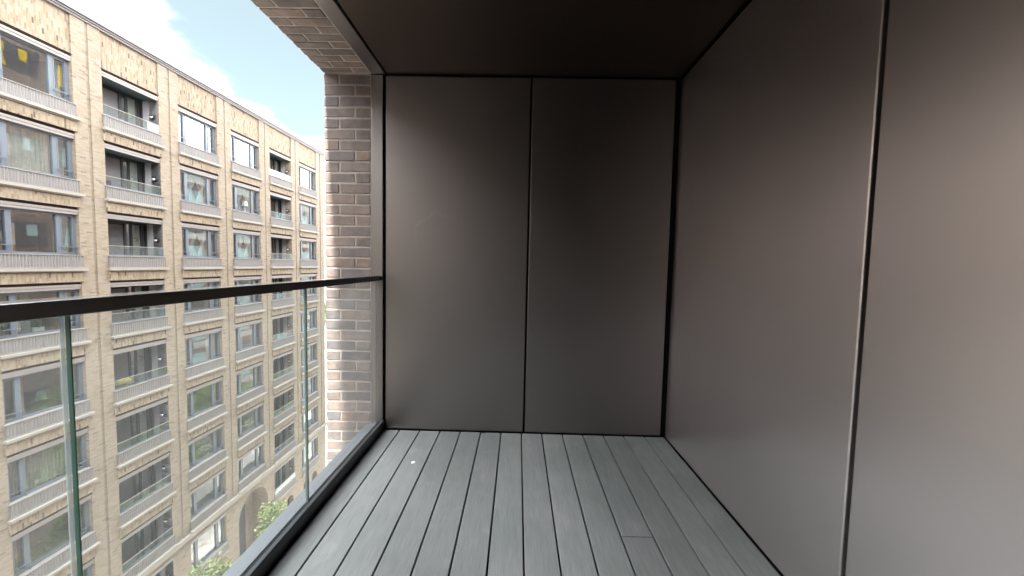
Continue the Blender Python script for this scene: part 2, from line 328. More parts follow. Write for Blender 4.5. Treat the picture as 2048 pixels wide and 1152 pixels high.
for (y0, y1, z0, z1) in ((YN + .01, YN + .07, .01, 2.50), (-.37, -.305, .01, 2.50), (YN + .071, -.371, .01, .09), (YN + .071, -.371, 2.42, 2.50)):
    box_obj('door_frame', (1.085, 1.123, y0, y1, z0, z1), M_rail, gd, .002)
box_obj('door_glass', (1.10, 1.115, YN + .071, -.371, .091, 2.419), M_doorg, gd)
nw = empty('near_wall'); tag(nw, 'dark louvred end wall of the balcony behind the viewer', 'wall')
box_obj('backing', (-.975, 1.12, YN - .07, YN - .035, -.1, 2.6), M_black, nw)
for i in range(25):
    o = box_obj('louvre', (-.949, 1.08, -.025, .025, -.004, .004), M_louv, nw); o.location = (0, YN - .012, .05 + i * .1); o.rotation_euler.x = math.radians(50)
cassette('edge_trim', (-1.053, -.967, YN - .07, YN + .002, -.40, 2.526), nw)
cl = empty('ceiling'); tag(cl, kind='structure')
box_obj('backing', (-1.06, 1.16, YN - .1, 2.80, 2.565, 2.60), M_black, cl)
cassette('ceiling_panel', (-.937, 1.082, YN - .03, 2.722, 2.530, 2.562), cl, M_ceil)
cassette('edge_trim', (-1.048, -.952, YN - .03, 2.7265, 2.528, 2.562), cl)

# ------------------------------------------------------------------ brick pier and brick lintel
def brick_meshes(L, n=5, axis='x'):
    res = []
    for k in range(n):
        bm = bmesh.new(); bmesh.ops.create_cube(bm, size=1)
        for v in bm.verts:
            v.co.x = v.co.x * L + R.uniform(-.0022, .0022)
            v.co.y = v.co.y * .10 + R.uniform(-.001, .001)
            v.co.z = v.co.z * .0615 + R.uniform(-.0018, .0018)
        bmesh.ops.subdivide_edges(bm, edges=[e for e in bm.edges if abs((e.verts[0].co - e.verts[1].co).x) > L * .5], cuts=2)
        for v in bm.verts:
            if abs(v.co.x) < L * .4: v.co.z += R.uniform(-.0015, .0015); v.co.y += R.uniform(-.0012, .0012)
        bmesh.ops.bevel(bm, geom=bm.edges[:], offset=.0018, segments=1, affect='EDGES')
        me = bpy.data.meshes.new('brick'); bm.to_mesh(me); bm.free(); me.materials.append(M_dbrick)
        res.append(me)
    return res
full = brick_meshes(.211, 7); half = brick_meshes(.099, 6)
def lay(parent, t, base, plane, flip):
    """one course of a full and a half brick"""
    x0, x1 = -1.382, -1.0575
    segs = [(x0, x0 + .101, half), (x1 - .213, x1, full)] if flip else [(x0, x0 + .213, full), (x1 - .101, x1, half)]
    for (a, b_, lib) in segs:
        o = link_obj('brick', R.choice(lib), parent)
        j = R.uniform(-.0018, .0018)
        if plane == 'face': o.location = ((a + b_) / 2, 2.778 + j, t); o.rotation_euler = (R.uniform(-.01, .01), R.uniform(-.008, .008), R.uniform(-.006, .006) + R.choice((0, math.pi)))
        elif plane == 'near': o.location = ((a + b_) / 2, YN - .048 + j, t)
        else: o.location = ((a + b_) / 2, t, 2.580 + j); o.rotation_euler = (math.pi / 2 + R.uniform(-.01, .01), 0, R.uniform(-.006, .006))
pier = empty('brick_pier'); tag(pier, 'dark brown brick pier beside the end of the glass balustrade', 'pier')
box_obj('mortar', (-1.3775, -1.0545, 2.7325, 2.83, -2.2, 2.535), M_mortar, pier)
k = 0; z = 2.530 - .0375 - .002
while z > -2.2:
    lay(pier, z, 0, 'face', k % 2 == 0); z -= .075; k += 1
box_obj('sealant', (-1.0585, -1.0535, 2.731, 2.75, -1.5, 2.528), M_seal, pier)
npier = empty('brick_pier'); tag(npier, 'dark brown brick pier at the near end of the balcony opening', 'pier')
box_obj('mortar', (-1.3775, -1.0545, YN - .10, YN - .0065, -2.2, 2.535), M_mortar, npier)
k = 0; z = 2.530 - .0375 - .002
while z > -.5:
    lay(npier, z, 0, 'near', k % 2 == 0); z -= .075; k += 1
lint = empty('brick_lintel'); tag(lint, 'dark brick soffit running overhead along the outer edge of the balcony', 'lintel')
box_obj('mortar', (-1.3775, -1.0545, YN - .1, 2.835, 2.5345, 2.6295), M_mortar, lint)
k = 0; y = 2.728 - .0375
while y > YN - .02:
    lay(lint, y, 0, 'soffit', k % 2 == 1); y -= .075; k += 1
box_obj('sealant', (-1.0555, -1.0495, YN, 2.73, 2.532, 2.56), M_seal, lint)

# ------------------------------------------------------------------ glass balustrade
bal = empty('glass_balustrade'); tag(bal, 'frameless glass balustrade with black handrail along the balcony edge', 'balustrade')
panes = [(YN + .02, -.16), (-.150, .818), (.828, 1.775), (1.781, 2.690)]
for (y0, y1) in panes:
    g = MB(); x0, x1 = -1.005, -.992; z0, z1 = .012, 1.100
    c = .0012
    ring = [(x0, y0 + c), (x0 + c, y0), (x1 - c, y0), (x1, y0 + c), (x1, y1 - c), (x1 - c, y1), (x0 + c, y1), (x0, y1 - c)]
    n = len(ring)
    for i in range(n):
        p, q = ring[i], ring[(i + 1) % n]
        face = abs(p[0] - q[0]) < 1e-6
        if face: g.poly([(*p, z0), (*q, z0), (*q, z1), (*p, z1)], 0)
    o = g.build('glass_pane', [M_glass], bal)
    e = MB()
    for i in range(n):
        p, q = ring[i], ring[(i + 1) % n]
        if abs(p[0] - q[0]) > 1e-6: e.poly([(*p, z0), (*q, z0), (*q, z1), (*p, z1)], 1 if p[1] > y0 + .1 else 0)
    e.poly([(x0, y0, z1), (x1, y0, z1), (x1, y1, z1), (x0, y1, z1)], 0)
    e.build('polished_edge', [M_glass_edge, M_glass_edge2], o)
box_obj('handrail', (-1.038, -.966, YN + .01, 2.685, 1.0945, 1.130), M_rail, bal, .003, 3)
box_obj('rail_bracket', (-1.02, -.958, 2.688, 2.727, 1.098, 1.127), M_kerb, bal, .002)
kb = MB(); kb.box(-.971, -.9545, YN, 2.727, -.09, .066); kb.build('base_channel', M_kerb, bal, .0035, 3)
box_obj('channel_cap', (-.9735, -.9555, YN, 2.726, .0665, .0715), M_kerbtop, bal, .0018, 2)
box_obj('gasket', (-.9905, -.9738, YN, 2.727, -.02, .060), M_black, bal, .002)
box_obj('outer_channel', (-1.028, -1.0062, YN, 2.727, -.05, .052), M_ledge, bal, .002)
box_obj('channel_base', (-1.0060, -.9715, YN, 2.727, -.06, -.022), M_kerb, bal)
box_obj('ledge', (-1.085, -1.0285, YN, 2.727, -.15, .040), M_ledge, bal, .002)
slab = box_obj('fascia', (-1.36, -1.086, YN, 2.735, -.5, -.30), M_home, bal)

# small things on the deck
fk = bmesh.new(); bmesh.ops.create_uvsphere(fk, u_segments=14, v_segments=8, radius=1)
for v in fk.verts: v.co = Vector((v.co.x * .012 * (1 + .2 * math.sin(v.co.y * 3)), v.co.y * .015, v.co.z * .003))
me = bpy.data.meshes.new('white_fleck'); fk.to_mesh(me); fk.free(); me.materials.append(simple('white_spot', (.8, .8, .76), .3))  # small flat white spot
o = link_obj('white_fleck', me); o.location = (-.617, 2.27, .002); tag(o, 'tiny round white spot on the third decking board', 'paint spot')
t = empty('loose_screw', (-.225, 2.70, .004)); tag(t, 'tiny dark screw lying on the deck against the end wall', 'screw')
g = MB(); g.box(-.012, .010, -.0025, .0025, 0, .005); g.build('shank', M_rail, t, .001); g = MB(); g.box(.0102, .0145, -.006, .006, -.001, .011); g.build('head', M_rail, t, .0015)
# ------------------------------------------------------------------ home building mass
hb = empty('home_building'); tag(hb, 'dark brick apartment building that holds this balcony', 'building')
box_obj('wall', (-1.375, 14, 2.86, 36, GZ, 18), M_home, hb)
box_obj('wall', (-1.375, 14, -32, YN - .12, GZ, 9), M_home, hb)
box_obj('wall', (-1.375, 14, YN - .115, 2.855, 2.632, 9.005), M_home, hb)
box_obj('wall', (-1.33, 14, YN - .115, 2.855, GZ, -.31), M_home, hb)
box_obj('wall', (1.17, 14, YN - .115, 2.855, -.305, 2.627), M_home, hb)
M_teal = simple('pale_panel', (.20, .27, .28), .5); M_dk = simple('recess_dark', (.05, .045, .05), .4)
hp = [M_yellow, M_teal, M_dk, M_orange]
zf = -16.5; r_ = 0
while zf < 15.5:
    yb = -30.0; c_ = 0
    while yb < 33:
        if not (-4.0 < yb < 3.2 and -2.4 < zf < 3.2) and (yb > 3 or zf < 6):
            box_obj('recess', (-1.40, -1.379, yb, yb + 2.7, zf, zf + 1.75), M_dk, hb)
            mm = M_yellow if zf > 8 else (M_orange if (r_ == 5 and c_ % 5 == 1) else (M_teal, M_metal)[(c_ + r_) % 2])
            box_obj('coloured_panel', (-1.42, -1.402, yb + .2, yb + .85, zf + .1, zf + 1.6), mm, hb)
            if (c_ + r_) % 2: box_obj('coloured_panel', (-1.42, -1.402, yb + 1.6, yb + 2.1, zf + .8, zf + 1.6), M_yellow if zf > 11 else M_teal, hb)
        yb += 3.7; c_ += 1
    zf += 3.05; r_ += 1

# ------------------------------------------------------------------ apartment building across the street
FX = -18.1; PIT = 3.715; BW = 2.61; Y1 = 15.60
def bay_y(b): r = Y1 + PIT * (b - 1); return r - BW, r
LV = [6.66, 3.61, .56, -2.49, -5.55, -8.48, -11.36, -14.27]
TOPZ = 10.92
BAYS = list(range(-16, 7)); BALC = {-16, -13, -10, -7, -4, -1, 2, 5}
YEND = 35.55
apt = empty('apartment_building'); tag(apt, 'long pale buff brick apartment block across the street with windows and recessed balconies', 'building')
shared = {}
def inst(key, maker, name, mats, parent, loc):
    if key not in shared: shared[key] = maker().mesh(name, mats)
    o = link_obj(name, shared[key], parent); o.location = loc; return o
# piers: two pilasters with a recessed joint between, all coordinates relative to the right edge of a bay opening
def mk_pier():
    g = MB(); zb = -14.2
    g.box(FX - .5, FX - .09, 0, PIT - BW, zb, TOPZ)
    g.box(FX - .088, FX, .0, .50, zb, TOPZ - .02)
    g.box(FX - .088, FX, .62, PIT - BW, zb, TOPZ - .02)
    g.box(FX - .088, FX - .035, .50, .62, zb, TOPZ - .03)
    return g
for b in [BAYS[0] - 1] + BAYS:
    y0, y1 = bay_y(b)
    if b == BAYS[-1]: continue
    inst('pier', mk_pier, 'brick_pier', [M_fb], apt, (0, y1, 0))
    for l in LV: inst('mj', lambda: MB().box(FX - .06, FX + .002, 0, PIT - BW, -.008, 0), 'movement_joint', [M_joint], apt, (0, y1, l + .02))
_, ye = bay_y(6)
g = MB(); g.box(FX - .5, FX - .09, ye, YEND - .1, -14.2, TOPZ); g.box(FX - .088, FX, ye, ye + .62, -14.2, TOPZ - .02); g.box(FX - .088, FX, ye + .74, YEND, -14.2, TOPZ - .02); g.build('brick_pier', [M_fb], apt)
YS = bay_y(BAYS[0])[0] - .4
box_obj('return_wall', (-32, FX - .501, YEND - .4, YEND - .02, GZ, TOPZ), M_fb, apt)
box_obj('return_wall', (-32, FX - .501, YS, YS + .4, GZ, TOPZ), M_fb, apt)
box_obj('rear_wall', (-32.4, -32.001, YS, YEND - .02, GZ, TOPZ), M_fb, apt)
box_obj('roof', (-32.4, FX - .1, YS, YEND + .05, TOPZ + .002, TOPZ + .2), M_cope, apt)
# coping: stepped metal edge
cp = MB(); cp.box(FX - .6, FX + .10, YS, YEND + .10, TOPZ + .02, TOPZ + .10); cp.box(FX - .6, FX + .05, YS, YEND + .05, TOPZ - .06, TOPZ + .018)
cp.box(FX - .6, FX + .17, YS, YEND + .17, TOPZ + .102, TOPZ + .40); cp.build('coping', [M_cope], apt)
box_obj('string_course', (FX - .3, FX + .16, YS, YEND + .12, -14.44, -14.21), M_sill, apt)

def mk_span(h, w):
    g = MB(); n = int(round(w / .097)); p = w / n; x = FX + .045
    xs = []
    for i in range(n):
        for (u, d) in ((0, 0), (.10, 0), (.16, .022), (.38, .036), (.62, .036), (.84, .022), (.90, 0)): xs.append((i * p + u * p, d))
    xs.append((w, 0))
    for (a, da), (c, dc) in zip(xs, xs[1:]):
        g.poly([(x - da, a, .05), (x - dc, c, .05), (x - dc, c, h - .03), (x - da, a, h - .03)])
    g.box(x - .05, x + .004, 0, w, 0, .05); g.box(x - .05, x + .012, -.01, w + .01, h - .03, h); g.box(x - .25, x - .04, 0, w, 0, h - .001)
    return g
def mk_sill(w): return MB().box(FX - .2, FX + .17, -.09, w + .14, 0, .09).box(FX - .2, FX + .10, -.05, w + .10, -.05, -.0005)
def mk_band(h, w): return MB().box(FX - .3, FX + .055, -.07, w + .07, 0, h)
def mk_lint(w): 
    g = MB(); g.box(FX - .35, FX - .03, 0, w, 0, .10); g.box(FX - .35, FX - .012, 0, w, .103, .19); g.box(FX - .35, FX - .034, 0, w, .1905, .198); return g
def mk_angle(w): return MB().box(FX - .35, FX + .02, -.04, w + .04, 0, .015).box(FX - .35, FX - .09, 0, w, -.085, -.001)
def mk_frame(h):
    g = MB(); x0, x1 = FX - .26, FX - .16; w = BW; o_ = .07
    g.box(x0, x1, 0, w, 0, o_); g.box(x0, x1, 0, w, h - o_, h)
    for (a, c) in ((0, .10), (.46, .60), (1.94, 2.09), (w - .10, w)): g.box(x0, x1 + .004, a, c, o_ + .001, h - o_ - .001)
    # opening casements: inner sash lines
    for (a, c) in ((.10, .46), (2.09, w - .10)):
        g.box(x0 + .02, x1 + .012, a, a + .035, o_ + .002, h - o_ - .002); g.box(x0 + .02, x1 + .012, c - .035, c, o_ + .002, h - o_ - .002)
        g.box(x0 + .02, x1 + .012, a + .0355, c - .0355, o_ + .002, o_ + .04); g.box(x0 + .02, x1 + .012, a + .0355, c - .0355, h - o_ - .04, h - o_ - .002)
    return g
def mk_bar():
    g = MB()
    for (a, c) in ((.02, .56), (2.04, BW - .02)):
        g.box(FX - .09, FX - .068, a, c, .30, .325)
        for y in (a + .03, c - .05): g.box(FX - .16, FX - .07, y, y + .02, .305, .32); g.box(FX - .09, FX - .07, y, y + .02, .0, .30) if y > c - .1 else None
    return g
def mk_pane(a, c, h):
    return MB().box(FX - .222, FX - .212, a, c, .071, h - .071)
def mk_room(h, w, d=1.5):
    g = MB(); x1, x0 = FX - .27, FX - .27 - d
    g.poly([(x0, 0, 0), (x0, w, 0), (x0, w, h), (x0, 0, h)]); g.poly([(x0, 0, 0), (x0, 0, h), (x1, 0, h), (x1, 0, 0)]); g.poly([(x0, w, 0), (x0, w, h), (x1, w, h), (x1, w, 0)])
    g.poly([(x0, 0, 0), (x0, w, 0), (x1, w, 0), (x1, 0, 0)]); g.poly([(x0, 0, h), (x0, w, h), (x1, w, h), (x1, 0, h)])
    return g
def mk_curt(y0, y1, h, x, amp=.035, per=.13, taper=0):
    g = MB(); n = max(6, int((y1 - y0) / .03)); row = []
    for i in range(n + 1):
        y = y0 + (y1 - y0) * i / n
        row.append((x + amp * math.sin(y / per * 2 * math.pi) + amp * .5 * math.sin(y * 19.7), y))
    zs = [.06, h * .5, h - .03] if not taper else [h * q for q in (.05, .2, .35, .5, .65, .8, .97)]
    ym = (y0 + y1) / 2
    def sc(zv): 
        if not taper: return 1
        q = zv / h; return 1 - taper * math.exp(-((q - .45) / .2) ** 2)
    for (za, zb) in zip(zs, zs[1:]):
        for (p, q) in zip(row, row[1:]):
            g.poly([(p[0], ym + (p[1] - ym) * sc(za), za), (q[0], ym + (q[1] - ym) * sc(za), za), (q[0], ym + (q[1] - ym) * sc(zb), zb), (p[0], ym + (p[1] - ym) * sc(zb), zb)])
    return g
def ring_mesh(g, c, r0, r1, x0, x1, n=16):
    pass
def lamp_mesh():
    bm = bmesh.new()
    # round bulkhead lamp facing -Y: black ring, pale lower half
    bmesh.ops.create_cone(bm, cap_ends=True, segments=20, radius1=.125, radius2=.105, depth=.09, matrix=Matrix.Rotation(math.pi / 2, 4, 'X'))
    me = bpy.data.meshes.new('wall_lamp'); bm.to_mesh(me); bm.free(); me.materials.append(M_dframe); return me
def lampglass_mesh():
    bm = bmesh.new(); bmesh.ops.create_uvsphere(bm, u_segments=16, v_segments=8, radius=.085)
    for v in bm.verts: v.co.y *= .5; v.co.z = min(v.co.z, .015)
    me = bpy.data.meshes.new('lamp_glass'); bm.to_mesh(me); bm.free(); me.materials.append(simple('lamp_opal', (.75, .75, .7), .4)); return me
ML1, ML2 = lamp_mesh(), lampglass_mesh()

def window_unit(b, y0, z0, h, key, curt):
    """frame > panes; curtain, room behind; z0 = bottom of frame"""
    fr = inst(('frame', key), lambda: mk_frame(h), 'window', [M_frame], apt, (0, y0, z0))
    for (i, (a, c)) in enumerate(((.101, .459), (.601, 1.939), (2.091, BW - .101))):
        inst(('pane', key, i), lambda: mk_pane(a, c, h), 'pane', [M_wglass], fr, (0, 0, 0))
    inst(('bar',), mk_bar, 'guard_rail', [M_frame], fr, (0, 0, 0))
    inst(('room', key), lambda: mk_room(h, BW), 'room_interior', [M_room], apt, (0, y0, z0))
    rr = R.random() if curt is None else curt
    def cu(nm, a, c, x, mat, **k_): inst((nm, key, a, c, x), lambda: mk_curt(a, c, h, x, **k_), 'curtain', [mat], apt, (0, y0, z0))
    if rr < .3: cu('cA', .05, .55, FX - .42, M_curt); cu('cA', 1.85, 2.56, FX - .42, M_curt)
    elif rr < .5: cu('cB', .05, 2.56, FX - .44, M_curt)
    elif rr < .65: cu('cC', .1, 1.2, FX - .45, M_curt2); cu('cA', 2.1, 2.56, FX - .42, M_curt)
    elif rr < .8: cu('cA', 2.0, 2.56, FX - .42, M_curt); cu('cO', 1.0, 1.22, FX - .9, M_orange)
    elif rr < 1: cu('cA', .05, .4, FX - .42, M_curt); cu('cA2', 2.2, 2.56, FX - .42, M_curt)
    else:   # grey sheets pinched into hourglass shapes
        cu('cP', .02, .60, FX - .36, M_curt2, taper=.7); cu('cP', .62, 1.36, FX - .36, M_curt2, taper=.8); cu('cP', 1.38, 2.05, FX - .36, M_curt2, taper=.75); cu('cA2', 2.2, 2.56, FX - .5, M_curt)
    return fr
def balcony_unit(b, y0, z0, h):
    """z0 = top of spandrel, recess with glass guard"""
    D = .85; w = BW
    def mk_rec():
        g = MB(); x1, x0 = FX - .05, FX - .05 - D
        g.poly([(x0, 0, h), (x0, w, h), (x1, w, h), (x1, 0, h)], 0)
        g.poly([(x0, 0, -.72), (x0, w, -.72), (x1, w, -.72), (x1, 0, -.72)], 2)
        g.poly([(x0, 0, -.72), (x0, 0, h), (x1, 0, h), (x1, 0, -.72)], 1); g.poly([(x0, w, -.72), (x0, w, h), (x1, w, h), (x1, w, -.72)], 1)
        g.poly([(x0, 0, -.72), (x0, w, -.72), (x0, w, h), (x0, 0, h)], 3)
        return g
    rc = inst(('rec', round(h, 2)), mk_rec, 'balcony', [M_balc, M_white, M_sill, M_roomd], apt, (0, y0, z0))
    x0 = FX - .05 - D
    inst(('bp', round(h, 2)), lambda: MB().box(x0 + .01, x0 + .05, .55, 1.45, -.7, h - .16), 'wall_panel', [M_balw], rc, (0, 0, 0))
    def mk_df():
        g = MB()
        for (a, c) in ((.02, .10), (.46, .54), (1.46, 1.56), (1.76, 1.86), (2.28, 2.37), (2.53, 2.60)): g.box(x0 + .01, x0 + .09, a, c, -.7, h - .1)
        g.box(x0 + .01, x0 + .10, .02, w - .01, h - .099, h - .01); return g
    inst(('df', round(h, 2)), mk_df, 'door_frame', [M_dframe], rc, (0, 0, 0))
    inst(('dc', round(h, 2)), lambda: MB().box(x0 + .012, x0 + .03, 1.87, 2.27, -.6, h - .11), 'curtain', [M_curt], rc, (0, 0, 0))
    inst(('dg', round(h, 2)), lambda: MB().box(x0 + .055, x0 + .062, .11, .45, -.7, h - .11), 'door_glass', [M_wglass], rc, (0, 0, 0)); inst(('dh', round(h, 2)), lambda: MB().box(x0 + .055, x0 + .062, 1.57, 2.27, -.7, h - .11), 'door_glass', [M_wglass], rc, (0, 0, 0))
    for (a, c) in ((.01, .86), (.87, 1.73), (1.74, w - .01)): inst(('bg', a), lambda: MB().box(FX - .02, FX - .006, a, c, .01, .43), 'glass_panel', [M_bglass], rc, (0, 0, 0))
    inst(('br',), lambda: MB().box(FX - .03, FX + .004, .005, w - .005, .431, .455), 'guard_rail', [M_metal], rc, (0, 0, 0))
    inst(('bk',), lambda: MB().box(FX - .06, FX + .0, .0, w, .0, .05), 'guard_base', [M_frame], rc, (0, 0, 0))
    l1 = link_obj('wall_lamp', ML1, apt); l1.location = (FX - .30, y0 + w - .05, z0 + .85)
    l2 = link_obj('lamp_glass', ML2, l1); l2.location = (0, -.045, 0)

CUR = {(1, 0): .9, (1, 1): .4, (1, 2): .75, (1, 3): .6, (1, 4): .78, (1, 5): .4, (1, 6): .9,
       (3, 0): .95, (3, 1): 1.5, (3, 2): 1.5, (3, 3): .9, (3, 4): .2, (4, 0): .95, (4, 1): 1.5, (4, 2): 1.5, (4, 3): .9, (4, 4): .6,
       (6, 1): 1.5, (6, 2): .2, (3, 5): .95, (3, 6): .95, (4, 5): .2, (4, 6): .95, (4, 7): .95, (3, 7): .95}
for b in BAYS:
    y0, y1 = bay_y(b)
    # parapet panel of soldier bricks
    inst('parap', lambda: MB().box(FX - .5, FX - .06, .001, BW - .001, 9.27, TOPZ - .01), 'parapet', [M_fs], apt, (0, y0, 0))
    for i, L in enumerate(LV):
        prev = LV[i - 1] if i else L + 3.05
        pitch = prev - L; low = pitch < 3.0
        zs = L + .16; zp = zs + .53; zt = L + pitch - .41 - .20 - .10   # spandrel top, opening head
        sl = inst('sill', lambda: mk_sill(BW), 'window_sill', [M_sill], apt, (0, y0, L + .05))
        inst('span', lambda: mk_span(.55, BW + .10), 'spandrel_panel', [M_span], apt, (0, y0 - .04, L + .145))
        zp = L + .145 + .55
        inst('lint', lambda: mk_lint(BW - .002), 'lintel', [M_metal], apt, (0, y0 + .001, zt))
        inst('angle', lambda: mk_angle(BW), 'lintel_angle', [M_angle], apt, (0, y0, zt + .285))
        if i: 
            inst('band', lambda: mk_band(.385, BW), 'brick_band', [M_fs], apt, (0, y0, zt + .302))
        h = zt - zp
        if b in BALC: balcony_unit(b, y0, zp + .002, h - .004)
        else: window_unit(b, y0, zp + .002, h - .004, round(h, 2), CUR.get((b, i)))
# base storeys
def arch_wall(y0, y1, z0, z1, arches, x=FX - .03, depth=.4, name='base_wall'):
    g = MB(); ys = [y0]
    cur = y0
    for (a, c, zc) in arches:      # a..c opening, zc = crown height; semicircle head, open to z0
        r = (c - a) / 2; n = 18
        if a > cur: g.poly([(x, cur, z0), (x, a, z0), (x, a, z1), (x, cur, z1)])
        pts = [(a + r - r * math.cos(math.pi * i / n), zc - r + r * math.sin(math.pi * i / n)) for i in range(n + 1)]
        for p, q in zip(pts, pts[1:]):
            g.poly([(x, p[0], p[1]), (x, q[0], q[1]), (x, q[0], z1), (x, p[0], z1)])
            g.poly([(x, p[0], p[1]), (x, q[0], q[1]), (x - depth, q[0], q[1]), (x - depth, p[0], p[1])])
        for yy in (a, c): g.poly([(x, yy, z0), (x, yy, zc - r), (x - depth, yy, zc - r), (x - depth, yy, z0)])
        cur = c
    if cur < y1: g.poly([(x, cur, z0), (x, y1, z0), (x, y1, z1), (x, cur, z1)])
    return g.build(name, [M_fb], apt)
for b in BAYS:
    y0, y1 = bay_y(b); ya, yb = y0 - (PIT - BW) / 2, y1 + (PIT - BW) / 2
    if b == 6: yb = YEND
    if b == 4:
        arch_wall(ya, yb, GZ, -14.44, [(y0 - .02, y1 + .33, -14.9)], depth=1.15)
        xb = FX - 1.18
        box_obj('recess_wall', (xb - .2, xb, y0 - .3, y1 + .6, GZ, -14.5), M_fb, apt)
        box_obj('entrance_door', (xb + .002, xb + .06, y0 + 1.45, y0 + 2.05, GZ, -16.35), M_dframe, apt)
        continue
    arch_wall(ya, yb, GZ, -17.36, [(y0 + .2, y0 + 1.08, -17.92), (y0 + 1.48, y0 + 2.40, -17.92)])
    box_obj('base_glass', (FX - .44, FX - .42, y0, y1, GZ, -17.8), M_dframe, apt)
    # window or balcony row under the string course
    zb0, zt0 = -16.75, -14.95
    g = MB(); g.box(FX - .5, FX - .03, ya, y0 - .0, -17.36, -14.44); g.box(FX - .5, FX - .03, y1, yb, -17.36, -14.44)
    g.box(FX - .5, FX - .03, y0, y1, -14.78, -14.44); g.build('base_wall', [M_fb], apt)
    inst('lint', None, 'lintel', [M_metal], apt, (0, y0 + .001, zt0)); 
    inst('span', None, 'spandrel_panel', [M_span], apt, (0, y0 - .04, -17.30))
    box_obj('window_sill', (FX - .1, FX + .08, y0 - .05, y1 + .05, -17.36, -17.302), M_sill, apt)
    h = zt0 - zb0
    if b in BALC: balcony_unit(b, y0, zb0 + .002, h - .004)
    else: window_unit(b, y0, zb0 + .002, h - .004, round(h, 2), .95)

# ------------------------------------------------------------------ small things in and on the windows opposite
def lathe(prof, n=14, mat=None, name='part', parent=None, loc=(0, 0, 0)):
    g = MB()
    for (r0, z0), (r1, z1) in zip(prof, prof[1:]):
        for i in range(n):
            a, b_ = 2 * math.pi * i / n, 2 * math.pi * (i + 1) / n
            g.poly([(r0 * math.cos(a), r0 * math.sin(a), z0), (r0 * math.cos(b_), r0 * math.sin(b_), z0), (r1 * math.cos(b_), r1 * math.sin(b_), z1), (r1 * math.cos(a), r1 * math.sin(a), z1)])
    o = g.build(name, mat, parent); o.location = loc
    for p in o.data.polygons: p.use_smooth = True
    return o
M_pot = simple('pot_white', (.75, .76, .74), .5); M_terra = simple('terracotta', (.33, .17, .11), .8); M_green = simple('plant_green', (.06, .12, .05), .6)
def leaves(n, h, spread, lw=.03):
    g = MB()
    for i in range(n):
        a = R.uniform(0, 6.28); e = R.uniform(.5, 1.3); ln = h * R.uniform(.6, 1.1)
        d = Vector((math.cos(a) * math.cos(e) * spread, math.sin(a) * math.cos(e) * spread, math.sin(e))); s = Vector((-math.sin(a), math.cos(a), 0)) * lw
        p0 = Vector((0, 0, 0)); p1 = d * ln * .5; p2 = d * ln + Vector((0, 0, -ln * .15))
        g.poly([p0 - s * .3, p0 + s * .3, p1 + s, p1 - s]); g.poly([p1 - s, p1 + s, p2])
    return g
def potted(name, label, y, z, box=None, pot=M_pot, h=.4, x=FX - .34, group=None):
    t = empty(name, (x, y, z)); tag(t, label, 'plant', group)
    if box: MB().box(-.05, .05, -box, box, 0, .16).build('planter', pot, t)
    else: lathe([(.0, 0), (.06, 0), (.085, .15), (.07, .15), (.0, .13)], 12, pot, 'pot', t)
    l = leaves(26, h, 1.3).build('foliage', M_green, t); l.location = (0, 0, .14)
    return t
z3 = LV[3] + .70
potted('potted_plant', 'spiky plant in a white planter inside the window just below the handrail', bay_y(1)[0] + 1.35, z3 + .08, .16, M_pot, .42)
potted('potted_plant', 'bushy plant at the left end of the windowsill just below the handrail', bay_y(1)[0] + .25, z3 + .08, None, M_terra, .38)
potted('potted_plant', 'small dark plant behind the right casement just below the handrail', bay_y(1)[0] + 2.3, z3 + .08, None, M_pot, .34)
t = box_obj('storage_box', (FX - .42, FX - .30, bay_y(1)[0] + .64, bay_y(1)[0] + .82, z3 + .075, z3 + .28), simple('brown_box', (.25, .17, .14), .8), None, .005); tag(t, 'small brown box on the windowsill just below the handrail', 'box')
# yellow blanket on balcony row 4 of bay 2
bm = bmesh.new(); bmesh.ops.create_icosphere(bm, subdivisions=3, radius=1)
for v in bm.verts:
    q = 1 + .25 * mnoise.noise(v.co * 2.3); v.co = Vector((v.co.x * .12 * q, v.co.y * .36 * q, v.co.z * .16 * q))
me = bpy.data.meshes.new('cushion'); bm.to_mesh(me); bm.free(); me.materials.append(M_yellow)
o = link_obj('cushion', me); o.location = (FX - .35, bay_y(2)[0] + .75, LV[4] + .695 + .19); tag(o, 'bright yellow cushion behind the glass of a balcony opposite', 'cushion')
t = empty('cushion_table', (FX - .40, bay_y(2)[0] + .75, LV[4] + .0)); tag(t, 'small side table under the yellow cushion', 'table')
MB().box(-.18, .18, -.4, .4, .70, .73).build('tabletop', M_dframe, t)
for sx in (-.15, .15):
    for sy in (-.36, .36): MB().box(sx - .015, sx + .015, sy - .015, sy + .015, -.02, .70).build('leg', M_dframe, t)
# table lamp and bottle lamp in bay 4 row 1
for (yy, s, lab) in ((1.55, 1.0, 'large white table lamp in the fourth window of the second row from the top'), (.72, .6, 'small white table lamp left of the larger one in the fourth window')):
    t = empty('table_lamp', (FX - .33, bay_y(4)[0] + yy, LV[1] + .78)); tag(t, lab, 'lamp')
    lathe([(.0, 0), (.09 * s, 0), (.10 * s, .02), (.05 * s, .1 * s), (.08 * s, .22 * s), (.02, .36 * s), (.02, .45 * s)], 12, M_pot, 'lamp_base', t)
    lathe([(.19 * s, .40 * s), (.12 * s, .72 * s)], 16, M_pot, 'lamp_shade', t)
t = empty('balcony_chair', (FX - .55, bay_y(2)[0] + .35, LV[1] + .16)); tag(t, 'dark folding chair behind balcony glass in the second row opposite', 'chair')
MB().box(-.2, .2, -.2, .2, .40, .43).build('seat', M_dframe, t); MB().box(-.2, .2, .17, .2, .43, .88).build('backrest', M_dframe, t)
for sx in (-.18, .18):
    for sy in (-.18, .18): MB().box(sx - .015, sx + .015, sy - .015, sy + .015, -.18, .40).build('leg', M_dframe, t)

